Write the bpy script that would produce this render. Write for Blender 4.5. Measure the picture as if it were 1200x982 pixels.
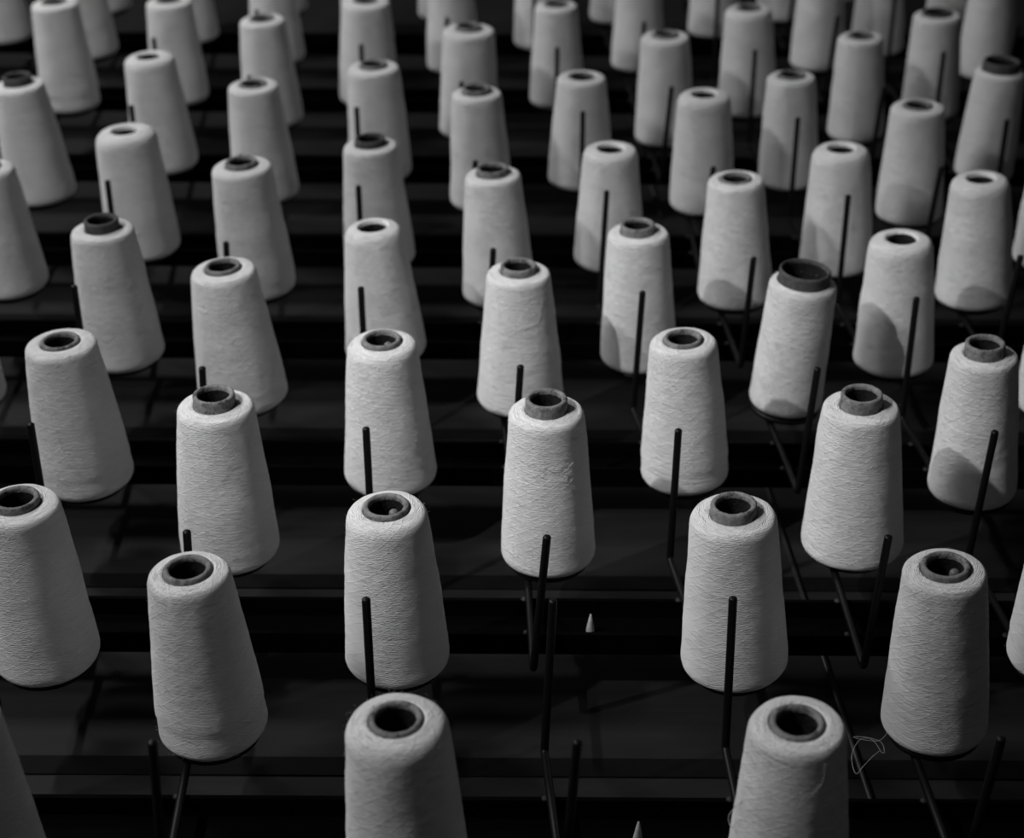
import bpy, math, random
from mathutils import Vector, Matrix, noise

# ------------------------------------------------------------------ camera
scene = bpy.context.scene
for o in list(bpy.data.objects):
    bpy.data.objects.remove(o, do_unlink=True)
COL = scene.collection
CAM_H, PITCH, ROLL, FPX = 1.10922, 0.533079, 0.0055405, 1969.92
cam_data = bpy.data.cameras.new('camera')
cam = bpy.data.objects.new('camera', cam_data)
COL.objects.link(cam)
fw = Vector((0, math.cos(PITCH), -math.sin(PITCH)))
rt0 = Vector((1, 0, 0)); up0 = rt0.cross(fw)
rt = math.cos(ROLL) * rt0 + math.sin(ROLL) * up0
up = -math.sin(ROLL) * rt0 + math.cos(ROLL) * up0
cam.matrix_world = Matrix(((rt.x, up.x, -fw.x, 0), (rt.y, up.y, -fw.y, 0),
                           (rt.z, up.z, -fw.z, CAM_H), (0, 0, 0, 1)))
cam_data.sensor_fit = 'HORIZONTAL'
cam_data.sensor_width = 36.0
cam_data.lens = FPX * 36.0 / 1200.0
cam_data.clip_start = 0.05
cam_data.dof.use_dof = True
cam_data.dof.focus_distance = 1.69
cam_data.dof.aperture_fstop = 4.3
scene.camera = cam

# ------------------------------------------------------------------ light
world = bpy.data.worlds.new('world'); scene.world = world
world.use_nodes = True
world.node_tree.nodes['Background'].inputs[0].default_value = (1, 1, 1, 1)
world.node_tree.nodes['Background'].inputs[1].default_value = 0.028

def aim(o, target):
    o.rotation_euler = (Vector(target) - o.location).to_track_quat('-Z', 'Y').to_euler()

# a small spot lamp up on the left, towards the viewer
sd = bpy.data.lights.new('spot_lamp', 'SPOT')
sd.energy = 117.0
sd.spot_size = 0.50
sd.spot_blend = 1.0
sd.shadow_soft_size = 0.02
sp = bpy.data.objects.new('spot_lamp', sd); COL.objects.link(sp)
sp.location = (-1.23, 0.70, 1.86)
aim(sp, (0.14, 1.80, 0.1))
# three ceiling strip lamps in line along the left aisle
for (ly, ln, pw) in ((0.70, 0.5, 48.0), (1.75, 0.5, 15.0), (3.40, 0.8, 55.0)):
    ad = bpy.data.lights.new('ceiling_strip', 'AREA')
    ad.shape = 'RECTANGLE'
    ad.size = 0.08; ad.size_y = ln
    ad.energy = pw
    st = bpy.data.objects.new('ceiling_strip', ad); COL.objects.link(st)
    st.location = (-2.2, ly, 2.7)
    st.rotation_euler = (0, -0.30, 0)

vs = scene.view_settings
vs.view_transform = 'Standard'; vs.look = 'None'
vs.exposure = 0.0; vs.gamma = 1.0; vs.use_curve_mapping = False

# ------------------------------------------------------------------ measured layout
ROWS = [[67, 1, 3], [2, 4], [5, 6, 7, 65], [10, 8, 9], [11, 12, 13, 14], [68, 16, 15, 17, 66], [21, 20, 18, 19], [30, 24, 23, 25, 22], [29, 28, 26, 27, 64], [38, 32, 31, 34, 33], [39, 40, 35, 37, 36], [48, 43, 42, 41, 44], [50, 49, 46, 47, 45], [56, 54, 51, 52, 53, 55], [61, 60, 70, 57, 58, 59], [73, 72, 71, 62, 63, 74], [75, 76, 77, 78, 79]]
CONES = {  # x, y, lean x, lean y, top radius, base radius, height
    1: (-0.0871, 1.0696, -0.0391, 0.0001, 0.0436, 0.0545, 0.1904),
    2: (-0.2926, 1.2748, -0.0451, 0.0019, 0.0388, 0.0551, 0.1916),
    3: (0.2442, 1.0689, -0.0380, -0.0002, 0.0403, 0.0545, 0.1898),
    4: (0.4209, 1.2859, -0.0728, 0.0062, 0.0393, 0.0520, 0.1911),
    5: (-0.4826, 1.3842, -0.0285, 0.0057, 0.0417, 0.0545, 0.1934),
    6: (-0.1175, 1.3842, -0.0324, 0.0004, 0.0415, 0.0543, 0.1900),
    7: (0.2332, 1.3827, -0.0737, 0.0006, 0.0429, 0.0553, 0.1888),
    8: (0.0421, 1.5766, -0.0250, 0.0021, 0.0414, 0.0538, 0.1925),
    9: (0.3928, 1.5977, -0.0522, -0.0000, 0.0426, 0.0579, 0.1880),
    10: (-0.3210, 1.5811, -0.0136, 0.0058, 0.0422, 0.0570, 0.1934),
    11: (-0.5172, 1.7300, -0.0502, -0.0011, 0.0420, 0.0578, 0.1904),
    12: (-0.1481, 1.7408, -0.0257, -0.0010, 0.0416, 0.0563, 0.1872),
    13: (0.2129, 1.7474, -0.0654, 0.0002, 0.0396, 0.0551, 0.1883),
    14: (0.5591, 1.7173, -0.0640, 0.0030, 0.0390, 0.0526, 0.1891),
    15: (0.0110, 1.9328, -0.0199, -0.0007, 0.0410, 0.0571, 0.1880),
    16: (-0.3548, 1.9314, -0.0676, -0.0022, 0.0420, 0.0591, 0.1903),
    17: (0.3604, 1.9274, 0.0457, -0.0155, 0.0428, 0.0474, 0.1808),
    18: (0.1747, 2.0477, -0.0481, 0.0013, 0.0410, 0.0522, 0.1921),
    19: (0.5255, 2.0422, -0.0563, 0.0001, 0.0428, 0.0541, 0.1868),
    20: (-0.1749, 2.0644, -0.0668, -0.0007, 0.0397, 0.0561, 0.1907),
    21: (-0.5373, 2.0463, -0.0386, 0.0020, 0.0418, 0.0568, 0.1931),
    22: (0.6844, 2.2456, -0.0846, 0.0060, 0.0423, 0.0558, 0.1893),
    23: (-0.0200, 2.2447, -0.0508, 0.0011, 0.0403, 0.0537, 0.1927),
    24: (-0.3783, 2.2625, -0.0625, 0.0004, 0.0438, 0.0556, 0.1960),
    25: (0.3299, 2.2427, -0.0646, 0.0008, 0.0400, 0.0549, 0.1877),
    26: (0.1484, 2.3668, -0.0176, -0.0027, 0.0411, 0.0540, 0.1842),
    27: (0.4980, 2.3571, -0.0563, 0.0015, 0.0431, 0.0552, 0.1898),
    28: (-0.2050, 2.3636, -0.0440, -0.0001, 0.0406, 0.0548, 0.1899),
    29: (-0.5746, 2.3978, -0.0528, 0.0004, 0.0462, 0.0560, 0.1962),
    30: (-0.7489, 2.2642, -0.0549, -0.0021, 0.0408, 0.0554, 0.1907),
    31: (-0.0521, 2.5915, -0.0411, -0.0001, 0.0405, 0.0519, 0.1905),
    32: (-0.4138, 2.6210, -0.0471, -0.0002, 0.0415, 0.0551, 0.1910),
    33: (0.6480, 2.5461, -0.0424, -0.0006, 0.0425, 0.0536, 0.1876),
    34: (0.3122, 2.5841, -0.0371, 0.0002, 0.0434, 0.0530, 0.1920),
    35: (0.1148, 2.6861, -0.0141, -0.0015, 0.0408, 0.0555, 0.1847),
    36: (0.8120, 2.7220, 0.0100, -0.0050, 0.0415, 0.0495, 0.1880),
    37: (0.4704, 2.6889, -0.0575, 0.0001, 0.0401, 0.0510, 0.1868),
    38: (-0.7864, 2.6090, -0.0691, -0.0027, 0.0413, 0.0565, 0.1953),
    39: (-0.6037, 2.7468, -0.0594, -0.0008, 0.0428, 0.0560, 0.1955),
    40: (-0.2280, 2.7156, -0.0353, 0.0001, 0.0433, 0.0541, 0.1901),
    41: (0.2725, 2.8849, -0.0371, -0.0002, 0.0432, 0.0523, 0.1912),
    42: (-0.0808, 2.9139, -0.0006, 0.0007, 0.0462, 0.0537, 0.1919),
    43: (-0.4445, 2.9664, -0.0469, -0.0001, 0.0410, 0.0551, 0.1922),
    44: (0.6232, 2.9092, -0.0511, -0.0005, 0.0402, 0.0505, 0.1846),
    45: (0.7832, 3.0256, -0.0499, 0.0008, 0.0431, 0.0524, 0.1896),
    46: (0.0836, 3.0771, -0.0319, -0.0005, 0.0396, 0.0531, 0.1882),
    47: (0.4416, 3.0397, -0.0602, 0.0022, 0.0437, 0.0555, 0.1945),
    48: (-0.8354, 3.0405, -0.0410, 0.0012, 0.0429, 0.0552, 0.1983),
    49: (-0.2766, 3.0843, -0.0005, 0.0021, 0.0456, 0.0566, 0.1908),
    50: (-0.6368, 3.0854, -0.0317, 0.0007, 0.0421, 0.0539, 0.1892),
    51: (-0.1196, 3.2761, -0.0398, 0.0001, 0.0417, 0.0553, 0.1900),
    52: (0.2513, 3.2922, -0.0400, 0.0000, 0.0417, 0.0548, 0.1900),
    53: (0.6142, 3.3037, -0.0401, 0.0001, 0.0417, 0.0550, 0.1900),
    54: (-0.4788, 3.3213, -0.0400, 0.0000, 0.0417, 0.0545, 0.1900),
    55: (0.9409, 3.2569, -0.0395, -0.0002, 0.0417, 0.0536, 0.1900),
    56: (-0.8660, 3.3518, -0.0400, 0.0000, 0.0417, 0.0545, 0.1900),
    57: (0.0539, 3.4274, -0.0400, 0.0000, 0.0417, 0.0545, 0.1900),
    58: (0.4254, 3.5129, -0.0400, 0.0000, 0.0417, 0.0545, 0.1900),
    59: (0.7520, 3.4000, -0.0400, 0.0000, 0.0417, 0.0545, 0.1900),
    60: (-0.6747, 3.4537, -0.0400, 0.0000, 0.0417, 0.0545, 0.1900),
    61: (-1.0669, 3.4468, -0.0400, 0.0000, 0.0417, 0.0545, 0.1900),
    62: (0.2192, 3.6033, -0.0400, 0.0000, 0.0417, 0.0545, 0.1900),
    63: (0.5850, 3.6300, -0.0400, 0.0000, 0.0417, 0.0545, 0.1900),
    64: (0.8300, 2.3750, -0.0400, 0.0000, 0.0417, 0.0545, 0.1900),
    65: (0.5730, 1.3900, -0.0400, 0.0000, 0.0417, 0.0545, 0.1900),
    66: (0.7190, 1.9250, -0.0400, 0.0000, 0.0417, 0.0545, 0.1900),
    67: (-0.4570, 1.0700, -0.0400, 0.0000, 0.0417, 0.0545, 0.1900),
    68: (-0.7220, 1.9250, -0.0400, 0.0000, 0.0417, 0.0545, 0.1900),
    70: (-0.3050, 3.4300, -0.0400, 0.0000, 0.0417, 0.0545, 0.1900),
    71: (-0.1550, 3.6200, -0.0400, 0.0000, 0.0417, 0.0545, 0.1900),
    72: (-0.5100, 3.6550, -0.0400, 0.0000, 0.0417, 0.0545, 0.1900),
    73: (-0.9000, 3.6600, -0.0400, 0.0000, 0.0417, 0.0545, 0.1900),
    74: (0.9500, 3.6000, -0.0400, 0.0000, 0.0417, 0.0545, 0.1900),
    75: (-0.7050, 3.8100, -0.0400, 0.0000, 0.0417, 0.0545, 0.1900),
    76: (-0.3350, 3.8000, -0.0400, 0.0000, 0.0417, 0.0545, 0.1900),
    77: (0.0250, 3.8200, -0.0400, 0.0000, 0.0417, 0.0545, 0.1900),
    78: (0.3950, 3.8300, -0.0400, 0.0000, 0.0417, 0.0545, 0.1900),
    79: (0.7350, 3.7800, -0.0400, 0.0000, 0.0417, 0.0545, 0.1900),
}
EMPTY = {  # free spindle of the same holder: base x, y, tip x, y
    67: (-0.5000, 1.2669, -0.5016, 1.2718),
    1: (-0.1348, 1.2698, -0.1363, 1.2747),
    3: (0.2128, 1.2669, 0.2093, 1.2792),
    2: (-0.3082, 1.0792, -0.2996, 1.0735),
    4: (0.4054, 1.0902, 0.4139, 1.0845),
    5: (-0.5294, 1.5873, -0.5309, 1.5922),
    6: (-0.1590, 1.5821, -0.1605, 1.5870),
    7: (0.1831, 1.5897, 0.1832, 1.5871),
    65: (0.5299, 1.5981, 0.5316, 1.5872),
    10: (-0.3320, 1.3905, -0.3235, 1.3848),
    8: (0.0239, 1.3872, 0.0354, 1.3793),
    9: (0.3721, 1.3945, 0.3754, 1.3826),
    11: (-0.5599, 1.9332, -0.5614, 1.9380),
    12: (-0.1928, 1.9328, -0.1943, 1.9377),
    13: (0.1611, 1.9319, 0.1657, 1.9299),
    14: (0.5142, 1.9122, 0.5127, 1.9171),
    68: (-0.7376, 1.7294, -0.7290, 1.7237),
    16: (-0.3713, 1.7286, -0.3628, 1.7229),
    15: (0.0011, 1.7370, 0.0097, 1.7313),
    17: (0.3514, 1.7322, 0.3581, 1.7291),
    66: (0.7034, 1.7294, 0.7120, 1.7237),
    21: (-0.5902, 2.2803, -0.5917, 2.2852),
    20: (-0.2232, 2.2663, -0.2247, 2.2712),
    18: (0.1283, 2.2335, 0.1349, 2.2573),
    19: (0.4833, 2.2417, 0.4818, 2.2466),
    30: (-0.7644, 2.0686, -0.7559, 2.0629),
    24: (-0.3957, 2.0793, -0.3872, 2.0736),
    23: (-0.0350, 2.0622, -0.0264, 2.0565),
    25: (0.3177, 2.0516, 0.3199, 2.0341),
    22: (0.6688, 2.0500, 0.6774, 2.0443),
    29: (-0.6176, 2.5946, -0.6192, 2.5995),
    28: (-0.2526, 2.5922, -0.2541, 2.5971),
    26: (0.1129, 2.5783, 0.1114, 2.5832),
    27: (0.4561, 2.5566, 0.4546, 2.5614),
    64: (0.7890, 2.5502, 0.7875, 2.5551),
    38: (-0.8020, 2.4134, -0.7934, 2.4077),
    32: (-0.4207, 2.3935, -0.4121, 2.3878),
    31: (-0.0658, 2.3747, -0.0572, 2.3690),
    34: (0.2897, 2.3563, 0.2983, 2.3506),
    33: (0.6307, 2.3613, 0.6393, 2.3556),
    39: (-0.6467, 2.9437, -0.6482, 2.9486),
    40: (-0.2711, 2.9125, -0.2726, 2.9174),
    35: (0.0782, 2.9015, 0.0767, 2.9064),
    37: (0.4289, 2.8933, 0.4274, 2.8982),
    36: (0.7623, 2.8897, 0.7608, 2.8946),
    48: (-0.8510, 2.8449, -0.8424, 2.8392),
    43: (-0.4573, 2.7530, -0.4487, 2.7473),
    42: (-0.0964, 2.7289, -0.0878, 2.7232),
    41: (0.2552, 2.7092, 0.2638, 2.7035),
    44: (0.6117, 2.7150, 0.6203, 2.7093),
    50: (-0.6798, 3.2823, -0.6813, 3.2872),
    49: (-0.3197, 3.2812, -0.3212, 3.2860),
    46: (0.0406, 3.2740, 0.0391, 3.2789),
    47: (0.3986, 3.2366, 0.3970, 3.2414),
    45: (0.7402, 3.2225, 0.7386, 3.2274),
    56: (-0.8816, 3.1561, -0.8730, 3.1504),
    54: (-0.4944, 3.1257, -0.4858, 3.1200),
    51: (-0.1336, 3.0834, -0.1250, 3.0777),
    52: (0.2326, 3.0640, 0.2412, 3.0583),
    53: (0.5986, 3.1080, 0.6072, 3.1023),
    55: (0.9254, 3.0613, 0.9340, 3.0556),
    61: (-1.1099, 3.6436, -1.1114, 3.6485),
    60: (-0.7177, 3.6505, -0.7192, 3.6554),
    70: (-0.3480, 3.6269, -0.3496, 3.6318),
    57: (0.0109, 3.6243, 0.0094, 3.6292),
    58: (0.3824, 3.7097, 0.3809, 3.7146),
    59: (0.7090, 3.5969, 0.7074, 3.6018),
    73: (-0.9156, 3.4644, -0.9070, 3.4587),
    72: (-0.5256, 3.4594, -0.5170, 3.4537),
    71: (-0.1706, 3.4244, -0.1620, 3.4187),
    62: (0.2036, 3.4076, 0.2122, 3.4019),
    63: (0.5694, 3.4344, 0.5780, 3.4287),
    74: (0.9344, 3.4044, 0.9430, 3.3987),
    75: (-0.7480, 4.0069, -0.7496, 4.0118),
    76: (-0.3780, 3.9969, -0.3796, 4.0018),
    77: (-0.0180, 4.0169, -0.0196, 4.0218),
    78: (0.3520, 4.0269, 0.3504, 4.0318),
    79: (0.6920, 3.9769, 0.6904, 3.9818),
}

# ------------------------------------------------------------------ helpers
def link_mesh(name, me, mat, parent=None):
    if mat is not None and not me.materials:
        me.materials.append(mat)
    o = bpy.data.objects.new(name, me)
    COL.objects.link(o)
    if parent is not None:
        o.parent = parent
    return o

def mesh(name, verts, faces, smooth=True):
    me = bpy.data.meshes.new(name)
    me.from_pydata([tuple(v) for v in verts], [], faces)
    me.update()
    if smooth:
        me.polygons.foreach_set('use_smooth', [True] * len(me.polygons))
    return me

def empty(name, loc):
    o = bpy.data.objects.new(name, None)
    COL.objects.link(o); o.location = loc
    o.empty_display_size = 0.02
    return o

def lathe(name, prof, n=64, dr=None, smooth=True, closed=False):
    """revolve (r, z) profile round z; dr(theta, k) adds to the radius"""
    vs_, fs = [], []
    for k, (r, z) in enumerate(prof):
        for j in range(n):
            a = 2 * math.pi * j / n
            rr = r + (dr(a, k, r, z) if dr else 0.0)
            vs_.append((rr * math.cos(a), rr * math.sin(a), z))
    m = len(prof)
    for k in range(m if closed else m - 1):
        k2 = (k + 1) % m
        for j in range(n):
            j2 = (j + 1) % n
            fs.append((k * n + j, k * n + j2, k2 * n + j2, k2 * n + j))
    return mesh(name, vs_, fs, smooth)

def sweep(name, pts, rad, n=8, round_end=True):
    """tube of radius rad (number or list) along a list of points"""
    pts = [Vector(p) for p in pts]
    N = len(pts)
    rads = rad if isinstance(rad, (list, tuple)) else [rad] * N
    tang = []
    for i in range(N):
        t = (pts[min(i + 1, N - 1)] - pts[max(i - 1, 0)]).normalized()
        tang.append(t)
    ref = Vector((0.3, 0.9, 0.2)) if abs(tang[0].y) < 0.8 else Vector((0.9, 0.1, 0.3))
    u = (ref - ref.dot(tang[0]) * tang[0]).normalized()
    vs_, fs = [], []
    for i in range(N):
        u = (u - u.dot(tang[i]) * tang[i]).normalized()
        w = tang[i].cross(u)
        for j in range(n):
            a = 2 * math.pi * j / n
            vs_.append(pts[i] + rads[i] * (math.cos(a) * u + math.sin(a) * w))
    for i in range(N - 1):
        for j in range(n):
            j2 = (j + 1) % n
            fs.append((i * n + j, i * n + j2, (i + 1) * n + j2, (i + 1) * n + j))
    fs.append(tuple(range(n - 1, -1, -1)))
    fs.append(tuple((N - 1) * n + j for j in range(n)))
    return mesh(name, vs_, fs)

def rounded_path(corners, r, seg=5):
    """polyline with its inner corners rounded"""
    c = [Vector(p) for p in corners]
    out = [c[0]]
    for i in range(1, len(c) - 1):
        a = (c[i - 1] - c[i]); b = (c[i + 1] - c[i])
        d = min(r, a.length * 0.4, b.length * 0.4)
        p0 = c[i] + a.normalized() * d; p1 = c[i] + b.normalized() * d
        for s in range(seg + 1):
            t = s / seg
            out.append((1 - t) ** 2 * p0 + 2 * t * (1 - t) * c[i] + t * t * p1)
    out.append(c[-1])
    return out

def box_mesh(name, x0, x1, y0, y1, z0, z1, bev=0.0):
    import bmesh
    bm = bmesh.new()
    bmesh.ops.create_cube(bm, size=1.0)
    for v in bm.verts:
        v.co = Vector((x0 if v.co.x < 0 else x1, y0 if v.co.y < 0 else y1, z0 if v.co.z < 0 else z1))
    if bev > 0:
        bmesh.ops.bevel(bm, geom=list(bm.edges), offset=bev, segments=2, affect='EDGES', profile=0.5)
    me = bpy.data.meshes.new(name); bm.to_mesh(me); bm.free()
    return me

# ------------------------------------------------------------------ materials
class NT:
    def __init__(self, name):
        self.mat = bpy.data.materials.new(name); self.mat.use_nodes = True
        self.t = self.mat.node_tree; self.n = self.t.nodes; self.l = self.t.links
        self.bsdf = self.n['Principled BSDF']
    def node(self, kind, **kw):
        nd = self.n.new(kind)
        for k, v in kw.items():
            setattr(nd, k, v)
        return nd
    def put(self, sock, v):
        if isinstance(v, bpy.types.NodeSocket):
            self.l.new(v, sock)
        else:
            sock.default_value = v
    def math(self, op, a, b=0.0, c=0.0):
        m = self.node('ShaderNodeMath', operation=op)
        self.put(m.inputs[0], a); self.put(m.inputs[1], b); self.put(m.inputs[2], c)
        return m.outputs[0]
    def noise(self, vec, scale, detail=2.0, rough=0.5):
        t = self.node('ShaderNodeTexNoise')
        self.put(t.inputs['Vector'], vec)
        t.inputs['Scale'].default_value = scale
        t.inputs['Detail'].default_value = detail
        t.inputs['Roughness'].default_value = rough
        return t.outputs['Fac']
    def combine(self, x, y, z):
        c = self.node('ShaderNodeCombineXYZ')
        self.put(c.inputs[0], x); self.put(c.inputs[1], y); self.put(c.inputs[2], z)
        return c.outputs[0]
    def ramp(self, fac, lo, hi, out_lo=0.0, out_hi=1.0):
        m = self.node('ShaderNodeMapRange')
        m.inputs['From Min'].default_value = lo; m.inputs['From Max'].default_value = hi
        m.inputs['To Min'].default_value = out_lo; m.inputs['To Max'].default_value = out_hi
        self.put(m.inputs['Value'], fac)
        return m.outputs[0]
    def grey(self, fac):
        self.l.new(self.combine(fac, fac, fac), self.bsdf.inputs['Base Color'])
    def bump(self, h, dist, strength=1.0):
        b = self.node('ShaderNodeBump')
        b.inputs['Distance'].default_value = dist
        b.inputs['Strength'].default_value = strength
        self.put(b.inputs['Height'], h)
        self.l.new(b.outputs[0], self.bsdf.inputs['Normal'])

def make_yarn_material():
    m = NT('wound_cotton_yarn')
    tc = m.node('ShaderNodeTexCoord')
    sep = m.node('ShaderNodeSeparateXYZ'); m.l.new(tc.outputs['Object'], sep.inputs[0])
    x, y, z = sep.outputs[0], sep.outputs[1], sep.outputs[2]
    oi = m.node('ShaderNodeObjectInfo')
    rnd = m.math('MULTIPLY', oi.outputs['Random'], 37.0)
    th = m.math('ARCTAN2', y, x)
    u = m.math('DIVIDE', th, 2 * math.pi)
    r = m.math('SQRT', m.math('ADD', m.math('MULTIPLY', x, x), m.math('MULTIPLY', y, y)))
    s = m.math('SUBTRACT', z, m.math('MULTIPLY', r, 0.9))
    # noise fields stretched along the thread direction
    def field(sx, sz, off, scale, detail=1.0):
        return m.noise(m.combine(m.math('MULTIPLY', x, sx), m.math('MULTIPLY', y, sx),
                                 m.math('MULTIPLY_ADD', s, sz, m.math('ADD', rnd, off))), scale, detail)
    n1 = field(1.0, 2.0, 0.0, 14.0)
    n2 = field(1.0, 2.0, 7.3, 16.0)
    def helix(turns, jit, namp, f):
        ph = m.math('MULTIPLY_ADD', s, f, m.math('MULTIPLY', u, turns))
        ph = m.math('MULTIPLY_ADD', jit, namp, ph)
        return m.math('SINE', m.math('MULTIPLY', ph, 2 * math.pi))
    def groove(*a):          # round threads with sharp valleys between them
        return m.math('SUBTRACT', m.math('MULTIPLY', m.math('ABSOLUTE', helix(*a)), 2.0), 1.0)
    # three crossing layers of winding show through in patches
    a = groove(11.0, n1, 1.6, 250.0)
    b = groove(-13.0, n2, 1.6, 231.0)
    c = groove(27.0, n1, 1.2, 290.0)
    k1 = m.ramp(field(1.0, 6.0, 3.1, 48.0), 0.42, 0.56)
    k2 = m.ramp(field(1.0, 5.0, 11.7, 40.0), 0.52, 0.62)
    inv = lambda v: m.math('SUBTRACT', 1.0, v)
    h = m.math('ADD', m.math('MULTIPLY', a, k1), m.math('MULTIPLY', b, inv(k1)))
    h = m.math('ADD', m.math('MULTIPLY', h, inv(k2)), m.math('MULTIPLY', c, k2))
    amp = m.ramp(field(1.0, 9.0, 5.5, 70.0, 2.0), 0.3, 0.7, 0.15, 1.15)
    h = m.math('MULTIPLY', h, amp)
    # uneven packing: fine bands along the winding, and sparse strands lying across it
    pack = m.noise(m.combine(m.math('MULTIPLY', x, 0.35), m.math('MULTIPLY', y, 0.35),
                             m.math('MULTIPLY_ADD', m.math('MULTIPLY_ADD', u, 0.035, s), 6.0, rnd)), 60.0, 4.0, 0.6)
    h = m.math('MULTIPLY_ADD', pack, 3.0, h)
    d1 = m.math('POWER', m.ramp(helix(-17.0, n1, 1.0, 75.0), -1.0, 1.0), 30.0)
    d2 = m.math('POWER', m.ramp(helix(14.0, n2, 1.0, 63.0), -1.0, 1.0), 30.0)
    h = m.math('MULTIPLY_ADD', m.math('MULTIPLY', m.math('ADD', d1, d2), amp), 0.9, h)
    fuzz = m.noise(m.combine(x, y, m.math('MULTIPLY_ADD', z, 2.2, rnd)), 1100.0, 2.0, 0.65)
    h = m.math('MULTIPLY_ADD', fuzz, 1.1, h)
    tone = m.ramp(h, 0.6, 3.6, 0.72, 0.86)
    blot = m.ramp(n1, 0.25, 0.75, 0.94, 1.03)
    m.grey(m.math('MULTIPLY', tone, blot))
    m.bump(h, 0.00055, 1.0)
    m.bsdf.inputs['Roughness'].default_value = 0.95
    m.bsdf.inputs['Specular IOR Level'].default_value = 0.08
    m.bsdf.inputs['Sheen Weight'].default_value = 0.08
    return m.mat

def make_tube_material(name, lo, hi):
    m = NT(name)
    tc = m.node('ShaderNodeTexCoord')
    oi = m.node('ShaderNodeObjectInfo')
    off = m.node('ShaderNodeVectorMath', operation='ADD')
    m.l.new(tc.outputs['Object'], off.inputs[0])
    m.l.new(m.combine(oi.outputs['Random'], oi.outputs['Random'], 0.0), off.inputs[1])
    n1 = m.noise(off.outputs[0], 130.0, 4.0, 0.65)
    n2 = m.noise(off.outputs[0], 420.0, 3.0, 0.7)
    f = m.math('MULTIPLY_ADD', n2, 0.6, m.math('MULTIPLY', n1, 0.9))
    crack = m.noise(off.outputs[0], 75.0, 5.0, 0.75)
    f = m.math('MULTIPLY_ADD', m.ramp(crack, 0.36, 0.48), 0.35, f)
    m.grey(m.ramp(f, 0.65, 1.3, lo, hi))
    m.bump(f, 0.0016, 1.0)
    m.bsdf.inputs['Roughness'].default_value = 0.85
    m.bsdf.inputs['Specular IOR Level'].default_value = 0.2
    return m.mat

def make_paint_material(name, tone, rough, spec, bump=0.0002, scale=300.0, metallic=0.0):
    m = NT(name)
    tc = m.node('ShaderNodeTexCoord')
    n1 = m.noise(tc.outputs['Object'], scale, 3.0, 0.6)
    m.grey(m.ramp(n1, 0.25, 0.75, tone * 0.7, tone * 1.3))
    m.bump(n1, bump, 0.6)
    m.bsdf.inputs['Roughness'].default_value = rough
    m.bsdf.inputs['Specular IOR Level'].default_value = spec
    m.bsdf.inputs['Metallic'].default_value = metallic
    return m.mat

def make_floor_material():
    m = NT('dark_floor')
    tc = m.node('ShaderNodeTexCoord')
    mp = m.node('ShaderNodeMapping'); mp.inputs['Scale'].default_value = (0.6, 14.0, 1.0)
    m.l.new(tc.outputs['Object'], mp.inputs['Vector'])
    n1 = m.noise(mp.outputs[0], 6.0, 4.0, 0.6)
    n2 = m.noise(tc.outputs['Object'], 9.0, 3.0, 0.5)
    f = m.math('ADD', m.math('MULTIPLY', n1, 0.6), m.math('MULTIPLY', n2, 0.4))
    m.grey(m.ramp(f, 0.3, 0.7, 0.005, 0.011))
    m.bump(n1, 0.0006, 0.5)
    m.bsdf.inputs['Roughness'].default_value = 0.75
    m.bsdf.inputs['Specular IOR Level'].default_value = 0.25
    return m.mat

YARN = make_yarn_material()
TUBE = make_tube_material('grey_cardboard_tube', 0.055, 0.26)
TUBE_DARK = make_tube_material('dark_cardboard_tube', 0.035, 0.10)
BORE = make_tube_material('dark_tube_bore', 0.004, 0.02)  # darker tone for the faces inside the tube
BLACK = make_paint_material('black_enamel_rod', 0.004, 0.45, 0.22)
RAIL = make_paint_material('matt_black_rail', 0.0009, 0.8, 0.03, 0.0003, 120.0)
STRIP_DARK = make_paint_material('dark_floor_strip', 0.0026, 0.8, 0.1, 0.0003, 60.0)
STEEL = make_paint_material('dull_steel', 0.02, 0.5, 0.4, 0.0002, 200.0)
SCALE = make_paint_material('weld_scale', 0.012, 0.6, 0.3, 0.0004, 400.0)
CAP = make_paint_material('bare_steel_tip', 0.14, 0.5, 0.4, 0.0001, 300.0)
PALE = make_paint_material('pale_patch_cone', 0.42, 0.6, 0.3, 0.0001, 200.0)
FLOOR = make_floor_material()

# ------------------------------------------------------------------ setting: the floor under the rack
FZ = -0.10
fl = link_mesh('floor', box_mesh('floor', -4.0, 4.0, -1.0, 7.0, FZ - 0.05, FZ), FLOOR)
fl['kind'] = 'structure'

# ------------------------------------------------------------------ rails with their double spindle holders
RAIL_BACK = [1.202, 1.519, 1.857, 2.192, 2.499, 2.844, 3.200, 3.549]
RAIL_W, RAIL_T, RAIL_H, RAIL_Z = 0.066, 0.005, 0.027, -0.0197
ROD_R = 0.0042
ZB, ZT = -0.0152, 0.1587
RX = 1.7

def rail_mesh():
    """upward-open steel channel, 3.4 m long"""
    w, t, h = RAIL_W / 2, RAIL_T, RAIL_H
    prof = [(-w, 0), (-w, -h), (w, -h), (w, 0), (w - t, 0), (w - t, -h + t), (-w + t, -h + t), (-w + t, 0)]
    n = len(prof)
    vs_ = [(-RX, y, z) for y, z in prof] + [(RX, y, z) for y, z in prof]
    fs = [(i, (i + 1) % n, n + (i + 1) % n, n + i) for i in range(n)]
    for s, rev in ((0, True), (n, False)):
        for q in ((0, 1, 6, 7), (1, 2, 5, 6), (2, 3, 4, 5)):
            f = tuple(s + k for k in q)
            fs.append(f if not rev else tuple(reversed(f)))
    return mesh('channel', vs_, fs, smooth=False)

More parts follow.
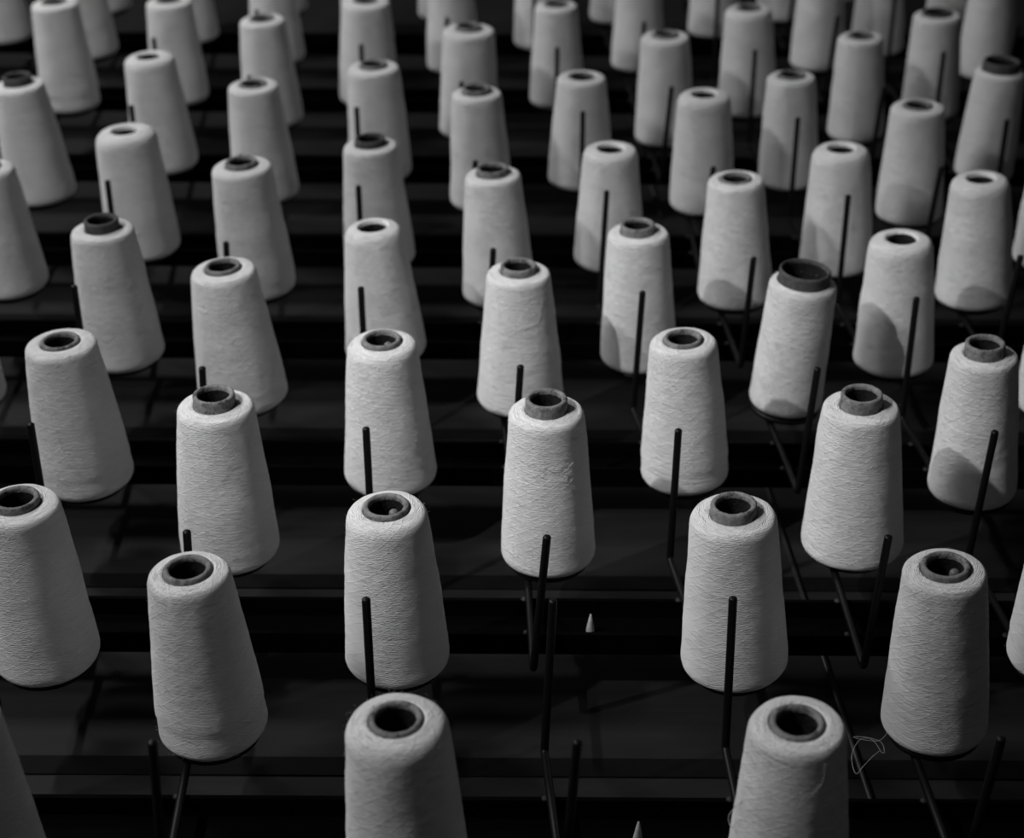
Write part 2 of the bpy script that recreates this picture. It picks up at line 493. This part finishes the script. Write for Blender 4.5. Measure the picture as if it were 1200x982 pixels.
CHANNEL = rail_mesh()
DISC = lathe('support_disc', [(0.0045, -0.0012), (0.040, -0.0012), (0.0445, -0.0022), (0.046, -0.0045), (0.0455, -0.0075),
                              (0.043, -0.009), (0.014, -0.0095), (0.012, -0.0135), (0.0045, -0.0135)], 40, closed=True)
WELD = lathe('weld', [(0.0004, 0.0022), (0.0022, 0.0018), (0.0042, 0.0004), (0.0048, -0.0012), (0.0004, -0.0016)], 10)
FOOT = box_mesh('foot', -0.03, 0.03, -0.028, 0.028, FZ, RAIL_Z - RAIL_H, 0.003)
PATCH_CONE = lathe('patch_cone', [(0.0005, 0.0), (0.0048, 0.0), (0.0046, 0.003), (0.0028, 0.014), (0.0009, 0.024), (0.0002, 0.0245)], 14)
DISC.materials.append(BLACK); WELD.materials.append(SCALE); CHANNEL.materials.append(RAIL)
FOOT.materials.append(RAIL); PATCH_CONE.materials.append(PALE)

ORD = ['first', 'second', 'third', 'fourth', 'fifth', 'sixth', 'seventh', 'eighth', 'ninth', 'tenth', 'eleventh',
       'twelfth', 'thirteenth', 'fourteenth', 'fifteenth', 'sixteenth', 'seventeenth']
rails = []
for k, yb in enumerate(RAIL_BACK):
    o = empty('creel_rail', (0, yb - RAIL_W / 2, FZ))
    o['label'] = ('matt black channel rail carrying double spindles, %s from the front' % ORD[k]) if k < 7 else \
                 'matt black channel rail carrying double spindles, farthest at the top of the picture'
    o['category'] = 'rail'
    o['group'] = 'creel rails'
    c = link_mesh('channel', CHANNEL, RAIL, o); c.location = (0, 0, RAIL_Z - FZ)
    for sx in (-1.5, 1.5):
        f = link_mesh('foot', FOOT, RAIL, o); f.location = (sx, 0, -FZ)
    rails.append(o)

def holder(rail, rear, front, loaded):
    """one rod bent into a U: rear spindle, arm across the rail, front spindle.
    rear / front = (base x, y, tip x, y); loaded = (x, y, lean x, lean y) of the cone or None"""
    ro = rail.location
    def P(x, y, z): return Vector((x, y, z)) - ro
    zr = rear[4] if len(rear) > 4 else ZT
    zf = front[4] if len(front) > 4 else ZT
    path = rounded_path([P(rear[2], rear[3], zr), P(rear[0], rear[1], ZB), P(front[0], front[1], ZB), P(front[2], front[3], zf)],
                        0.007, 4)
    # domed tips
    d0 = (path[0] - path[1]).normalized(); d1 = (path[-1] - path[-2]).normalized()
    cap = [0.0, 0.45, 0.75, 0.93, 1.0]
    pre = [path[0] + d0 * ROD_R * (0.6 - 0.15 * i) for i in range(4)]
    post = [path[-1] + d1 * ROD_R * (0.6 - 0.15 * i) for i in range(3, -1, -1)]
    pts = pre + path + post
    rads = [ROD_R * r for r in (0.35, 0.72, 0.9, 0.98)] + [ROD_R] * len(path) + [ROD_R * r for r in (0.98, 0.9, 0.72, 0.35)]
    h = link_mesh('spindle_holder', sweep('spindle_holder', pts, rads, 12), BLACK, rail)
    for s in (-1, 1):
        yy = rail.location.y + s * (RAIL_W / 2 - RAIL_T / 2)
        t = (yy - rear[1]) / (front[1] - rear[1])
        if 0 < t < 1:
            xx = rear[0] + (front[0] - rear[0]) * t
            wd = link_mesh('weld', WELD, SCALE, h)
            wd.location = P(xx - 0.0045, yy, RAIL_Z + 0.001)
    if loaded:
        d = link_mesh('support_disc', DISC, BLACK, h)
        x, y, lx, ly = loaded
        d.location = P(x, y, 0)
        d.rotation_euler = Vector((lx, ly, 1)).to_track_quat('Z', 'Y').to_euler()
    return h

TIPS = (4, 6, 7, 9, 12)          # cones whose spindle end can be seen down the tube
DOME = lathe('tip_cap', [(0.0046, -0.004), (0.0047, 0.0), (0.0043, 0.0018), (0.003, 0.0032), (0.0012, 0.0038), (0.0001, 0.0039)], 16)
for k, row in enumerate(ROWS):
    rail = rails[min(k // 2 if k % 2 == 0 else (k - 1) // 2, len(rails) - 1)]
    if k >= 2 * len(rails):
        continue
    for i in row:
        x, y, lx, ly = CONES[i][:4]
        e = EMPTY[i]
        # the cone hangs loosely: its spindle stands left of its middle and leans right up inside the tube
        zl = CONES[i][6] - (0.003 if i in TIPS else 0.016)
        own = (x - 0.024, y, x + lx * zl + 0.0075, y + ly * zl - 0.005, zl)
        if k % 2 == 0:
            hd = holder(rail, e, own, (x, y, lx, ly))
        else:
            hd = holder(rail, own, e, (x, y, lx, ly))
        if i in TIPS:
            cp = link_mesh('tip_cap', DOME, CAP, hd)
            cp.location = Vector((own[2], own[3], zl)) - rail.location
# the one holder that has lost its cone
holder(rails[0], (0.0338, 1.2615, 0.0394, 1.2732), (0.048, 1.082, 0.0566, 1.077), None)
for k, x, y in ((1, 0.088, 1.487), (0, 0.121, 1.167)):  # pale cones added as stand-ins for bright triangular patches in the channels
    p = link_mesh('patch_cone', PATCH_CONE, PALE, rails[k])
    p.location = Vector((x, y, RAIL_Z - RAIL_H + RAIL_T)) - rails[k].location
    p['label'] = 'small pale cone standing in for a bright triangular patch'

# flat dark strips lying on the floor behind each rail
STRIP = box_mesh('floor_strip', -RX, RX, -0.014, 0.014, 0.0, 0.002, 0.0006)
STRIP.materials.append(STRIP_DARK)
for k, yb in enumerate(RAIL_BACK):
    o = link_mesh('floor_strip', STRIP, STRIP_DARK)
    o.location = (0, yb + 0.128 + 0.01 * k, FZ)
    o['label'] = 'thin flat dark strip on the floor just behind the %s rail from the front' % ORD[k]
    o['category'] = 'batten'; o['group'] = 'floor strips'

# thin bare rods crossing under the rails
for (x0, y0, x1, y1, lab) in ((0.335, 1.90, 0.372, 1.20, 'thin dull steel rod crossing under the front rails, right of centre'),
                              (0.225, 3.45, 0.262, 2.75, 'thin dull steel rod crossing under the far rails near the top')):
    rod = empty('cross_rod', (x0, y0, FZ))
    link_mesh('rod', sweep('rod', [(0, 0, 0.005), (x1 - x0, y1 - y0, 0.005)], 0.0028, 10), STEEL, rod)
    rod['label'] = lab; rod['category'] = 'rod'

# ------------------------------------------------------------------ yarn cones
# protrusion of the tube above the yarn, and roundness of the shoulder, as the photograph shows them
PROUD = {8: .013, 9: .014, 10: .012, 14: .013, 7: .010, 17: .015, 21: .012, 18: .010, 15: .008, 24: .006, 23: .008, 38: .012,
         28: .009, 42: .006, 31: .007, 4: .004, 6: .0035, 12: .004, 5: .006, 16: .004, 11: .002, 13: .003, 2: .003,
         1: .0012, 3: .0012, 20: -.006, 26: -.006, 27: -.006, 29: -.007, 22: -.006, 19: -.003, 34: -.005, 39: -.004,
         25: .001, 33: .002, 36: .015, 45: .004, 44: .002, 41: .004, 40: .005, 37: .003, 35: .0, 32: .002}
SHOULD = {1: .016, 20: .017, 26: .013, 27: .017, 29: .018, 22: .017, 19: .015, 34: .016, 3: .009, 7: .010, 6: .013,
          12: .012, 30: .012, 39: .014, 47: .014}
WIDE = {17: (.0325, .0285), 36: (.030, .026), 45: (.027, .0225)}
BANDS = {2: (.034, .0016), 11: (.030, .0012), 13: (.030, .0014), 48: (.032, .0016), 16: (.024, .0010), 24: (.022, .0008),
         10: (.020, .0008), 65: (.034, .0016)}
LOOK = {
    67: 'shaded yarn cone cut off at the bottom left corner',
    1: 'yarn cone with deeply rounded shoulder and sunken tube, bottom edge, left of centre',
    3: 'yarn cone with flat top and wisp of thread, bottom edge, right of centre',
    2: 'yarn cone with ribbed grey tube and stepped lower band, bottom left',
    4: 'yarn cone with patterned rim on its tube, bottom right',
    5: 'half cut off yarn cone at left edge with worn tube, above bottom corner',
    7: 'yarn cone with frayed crumbling tube rim behind the bottom right-centre cone',
    8: 'yarn cone with frayed threads and tall tube standing at the middle of the picture',
    17: 'straight-sided yarn cone tilted right with a very wide dark tube',
    15: 'yarn cone with a stray thread arc, directly behind the frayed middle cone',
    36: 'straight-sided yarn cone with wide dark tube near the top right edge',
}
POS = {}
for k, row in enumerate(ROWS):
    n = len(row)
    for j, i in enumerate(row):
        if j == 0: p = 'leftmost'
        elif j == n - 1: p = 'rightmost'
        else: p = ORD[j] + ' from left'
        POS[i] = (k, p)

def cone_label(i):
    if i in LOOK:
        return LOOK[i]
    k, p = POS[i]
    pr = PROUD.get(i, .002)
    look = 'white yarn cone with ' + ('protruding grey tube' if pr >= .008 else 'low grey tube rim' if pr > 0 else 'sunken dark tube')
    if k >= 13:
        look = 'blurred white yarn cone'
    return '%s, %s in %s row from front' % (look, p, ORD[k])

def yarn_profile(rt, rb, h, proud, sh, tube_o, band):
    """outside of the wound package from the tube at the top, over the shoulder, down to the base"""
    pts = []
    sink = 0.0
    pts.append((tube_o - 0.001, h - 0.010))
    pts.append((tube_o + 0.0004, h - 0.0025))
    pts.append((tube_o + 0.0022, h - 0.0004))
    # gently domed annulus out to the shoulder
    rs = rt - sh * 0.75
    for s in range(1, 4):
        t = s / 4
        r0 = tube_o + 0.0022
        pts.append((r0 + (rs - r0) * t, h - 0.0004 - 0.0016 * t * t))
    for s in range(0, 7):
        a = (s / 6) * math.pi / 2 * 0.96
        pts.append((rs + (rt - rs) * math.sin(a), h - 0.002 - sh * (1 - math.cos(a))))
    z1 = pts[-1][1]
    N = 40
    zl = 0.010
    for s in range(1, N + 1):
        t = s / N
        z = z1 + (zl - z1) * t
        r = rt + (rb - rt) * t + 0.0006 * math.sin(math.pi * t)
        if band:
            zb, d = band
            r -= d * 0.5 * (1 + math.tanh((zb - z) / 0.0022))
        pts.append((r, z))
    r1 = pts[-1][0]
    for s in range(1, 5):
        a = s / 4 * math.pi / 2
        pts.append((r1 - 0.007 * (1 - math.cos(a)), zl - 0.0095 * math.sin(a)))
    pts.append((0.030, 0.0006))
    return pts

def tube_profile(h, proud, ro, ri, worn):
    top = h + proud
    rbo, rbi = 0.0325, 0.0295
    if ro > 0.026:
        rbo, rbi = 0.036, 0.032
    k = 0.0012
    return [(rbo, 0.0), (ro + 0.0006, h - 0.02), (ro, top - 0.005), (ro, top - k), (ro - k, top),
            ((ro + ri) / 2, top + 0.0004), (ri + k, top - 0.0002), (ri, top - k * 1.6),
            (ri + 0.0002, top - 0.0055), (ri + 0.0014, h - 0.04), (rbi, 0.0)]

def build_cone(i):
    x, y, lx, ly, rt_, rb_, h = CONES[i]
    k, _ = POS[i]
    near = y < 2.5
    proud = PROUD.get(i, 0.002)
    ro, ri = WIDE.get(i, (0.0228, 0.0172) if proud > 0 else (0.0222, 0.0182))
    if proud <= -.003:
        ro, ri = 0.0195, 0.0160
    sh = SHOULD.get(i, 0.0085)
    seed = Vector((i * 3.17, i * 1.31, i * 0.77))
    root = empty('yarn_cone', (x, y, 0))
    q = Vector((0, 0, 1)).rotation_difference(Vector((lx, ly, 1)))
    root.rotation_mode = 'QUATERNION'
    root.rotation_quaternion = q
    root['label'] = cone_label(i); root['category'] = 'yarn cone'; root['group'] = 'yarn cones on the creel'
    prof = yarn_profile(rt_, rb_, h, proud, sh, ro, BANDS.get(i))
    def dr(a, kk, r, z):
        if r < ro + 0.004: return 0.0
        p = Vector((math.cos(a) * 1.3, math.sin(a) * 1.3, z * 24)) + seed
        p2 = Vector((math.cos(a) * 5, math.sin(a) * 5, z * 160)) + seed
        return 0.0011 * noise.noise(p) + 0.00035 * noise.noise(p2)
    link_mesh('yarn', lathe('yarn', prof, 88 if near else 56, dr), YARN, root)
    def dt(a, kk, r, z):
        if z < h - 0.006: return 0.0
        p = Vector((math.cos(a) * 4, math.sin(a) * 4, z * 300)) + seed
        return 0.0005 * noise.noise(p)
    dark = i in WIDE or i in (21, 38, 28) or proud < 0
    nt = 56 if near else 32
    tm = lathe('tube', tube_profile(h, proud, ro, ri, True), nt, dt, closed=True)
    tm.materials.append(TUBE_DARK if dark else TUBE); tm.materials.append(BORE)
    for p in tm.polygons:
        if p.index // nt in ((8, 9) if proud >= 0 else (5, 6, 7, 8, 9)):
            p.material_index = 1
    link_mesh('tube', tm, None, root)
    return root

cones = {}
for row in ROWS:
    for i in row:
        cones[i] = build_cone(i)

# ------------------------------------------------------------------ loose threads and fuzz
def local(i, p):
    r = cones[i]
    return r.rotation_quaternion.inverted() @ (Vector(p) - r.location)

def smooth_pts(pts, n=6):
    P = [Vector(p) for p in pts]
    out = []
    for i in range(len(P) - 1):
        p0, p1, p2, p3 = P[max(i - 1, 0)], P[i], P[i + 1], P[min(i + 2, len(P) - 1)]
        for k in range(n):
            t = k / n
            out.append(0.5 * ((2 * p1) + (p2 - p0) * t + (2 * p0 - 5 * p1 + 4 * p2 - p3) * t * t + (3 * p1 - p0 - 3 * p2 + p3) * t ** 3))
    out.append(P[-1])
    return out

def thread(i, pts, rad=0.00035):
    link_mesh('loose_thread', sweep('loose_thread', smooth_pts(pts), rad, 6), YARN, cones[i])

def surf(i, a_deg, z, off=0.0006):
    """point on the outside of cone i, angle measured from the viewer's side, positive to the right"""
    x, y, lx, ly, rt_, rb_, h = CONES[i]
    a = math.radians(a_deg - 90)
    t = max(0.0, min(1.0, (z - 0.010) / (h - 0.012)))
    r = rb_ + (rt_ - rb_) * t + off
    return (r * math.cos(a), r * math.sin(a), z)

# tangled wisp hanging off the bottom right cone, its end drooping below the base
wisp = [(0.3700, 1.2580, 0.020), (0.3590, 1.2462, 0.015), (0.3454, 1.2481, 0.013), (0.3340, 1.2535, 0.012), (0.3454, 1.2490, 0.016),
        (0.3590, 1.2445, 0.014), (0.3612, 1.2359, 0.010), (0.3577, 1.2318, 0.012), (0.3506, 1.2440, 0.017),
        (0.3395, 1.2450, 0.017), (0.3304, 1.2336, 0.013), (0.3272, 1.2200, 0.010), (0.3290, 1.2060, 0.008),
        (0.3365, 1.2135, 0.010), (0.3468, 1.2248, 0.012), (0.3560, 1.2330, 0.013)]
thread(4, [local(4, p) for p in wisp], 0.00015)
# little loop standing off the left side of the flat-topped front cone
thread(3, [surf(3, -72, .118), surf(3, -80, .104, .004), surf(3, -84, .090, .0065), surf(3, -78, .083, .004),
           surf(3, -74, .092, .003), surf(3, -70, .099, .0006)], 0.0003)
thread(3, [surf(3, 25, .178), surf(3, 22, .160), surf(3, 10, .150)], 0.0002)
# arc of stray thread on the cone behind the middle one
thread(15, [surf(15, 38, .150), surf(15, 42, .165), surf(15, 30, .135), surf(15, 5, .128), surf(15, -18, .112), surf(15, -28, .085),
            surf(15, -30, .06)], 0.0002)
# frayed ends on the middle cone
for (a0, z0, a1, z1) in ((-32, .146, -18, .150), (-20, .148, 4, .141), (4, .140, 24, .150), (18, .136, 38, .146), (-30, .138, -6, .133),
                         (10, .128, 34, .136), (24, .120, 36, .126)):
    am, zm = (a0 + a1) / 2, (z0 + z1) / 2
    thread(8, [surf(8, a0, z0, .0005), surf(8, am - 2, zm - .002, .0018), surf(8, am + 3, zm + .001, .001), surf(8, a1, z1, .0016)], 0.0002)
rng = random.Random(11)
def fuzz(i, n):
    x, y, lx, ly, rt_, rb_, h = CONES[i]
    vs_, fs = [], []
    for _ in range(n):
        a = rng.uniform(0, 2 * math.pi)
        z = rng.uniform(0.004, h - 0.004)
        t = (z - 0.01) / (h - 0.012)
        r = rb_ + (rt_ - rb_) * t - 0.0004
        if rng.random() < 0.25:
            z = h - 0.003; r = rng.uniform(0.026, rt_ - 0.003)
        p = Vector((r * math.cos(a), r * math.sin(a), z))
        nrm = Vector((math.cos(a), math.sin(a), 0.15 if z < h - 0.0035 else 2.0)).normalized()
        tan = Vector((-math.sin(a), math.cos(a), rng.uniform(-.5, .5))) * rng.choice((-1, 1))
        L = rng.uniform(0.001, 0.0026)
        w = 0.00009
        q0 = p; q1 = p + nrm * L * 0.5 + tan * L * 0.3; q2 = p + nrm * L * 0.55 + tan * L * 0.9
        sd_ = nrm.cross(tan).normalized()
        b = len(vs_)
        for q, ww in ((q0, w), (q1, w), (q2, w * 0.5)):
            vs_ += [q + sd_ * ww, q - sd_ * ww * 0.5 + tan.normalized() * ww * 0.8, q - sd_ * ww * 0.5 - tan.normalized() * ww * 0.8]
        for k in (0, 3):
            for j in range(3):
                j2 = (j + 1) % 3
                fs.append((b + k + j, b + k + j2, b + k + 3 + j2, b + k + 3 + j))
    o = link_mesh('fibre_fuzz', mesh('fibre_fuzz', vs_, fs), YARN, cones[i])
    o['kind'] = 'stuff'
for row in ROWS[:7]:
    for i in row:
        fuzz(i, 420)
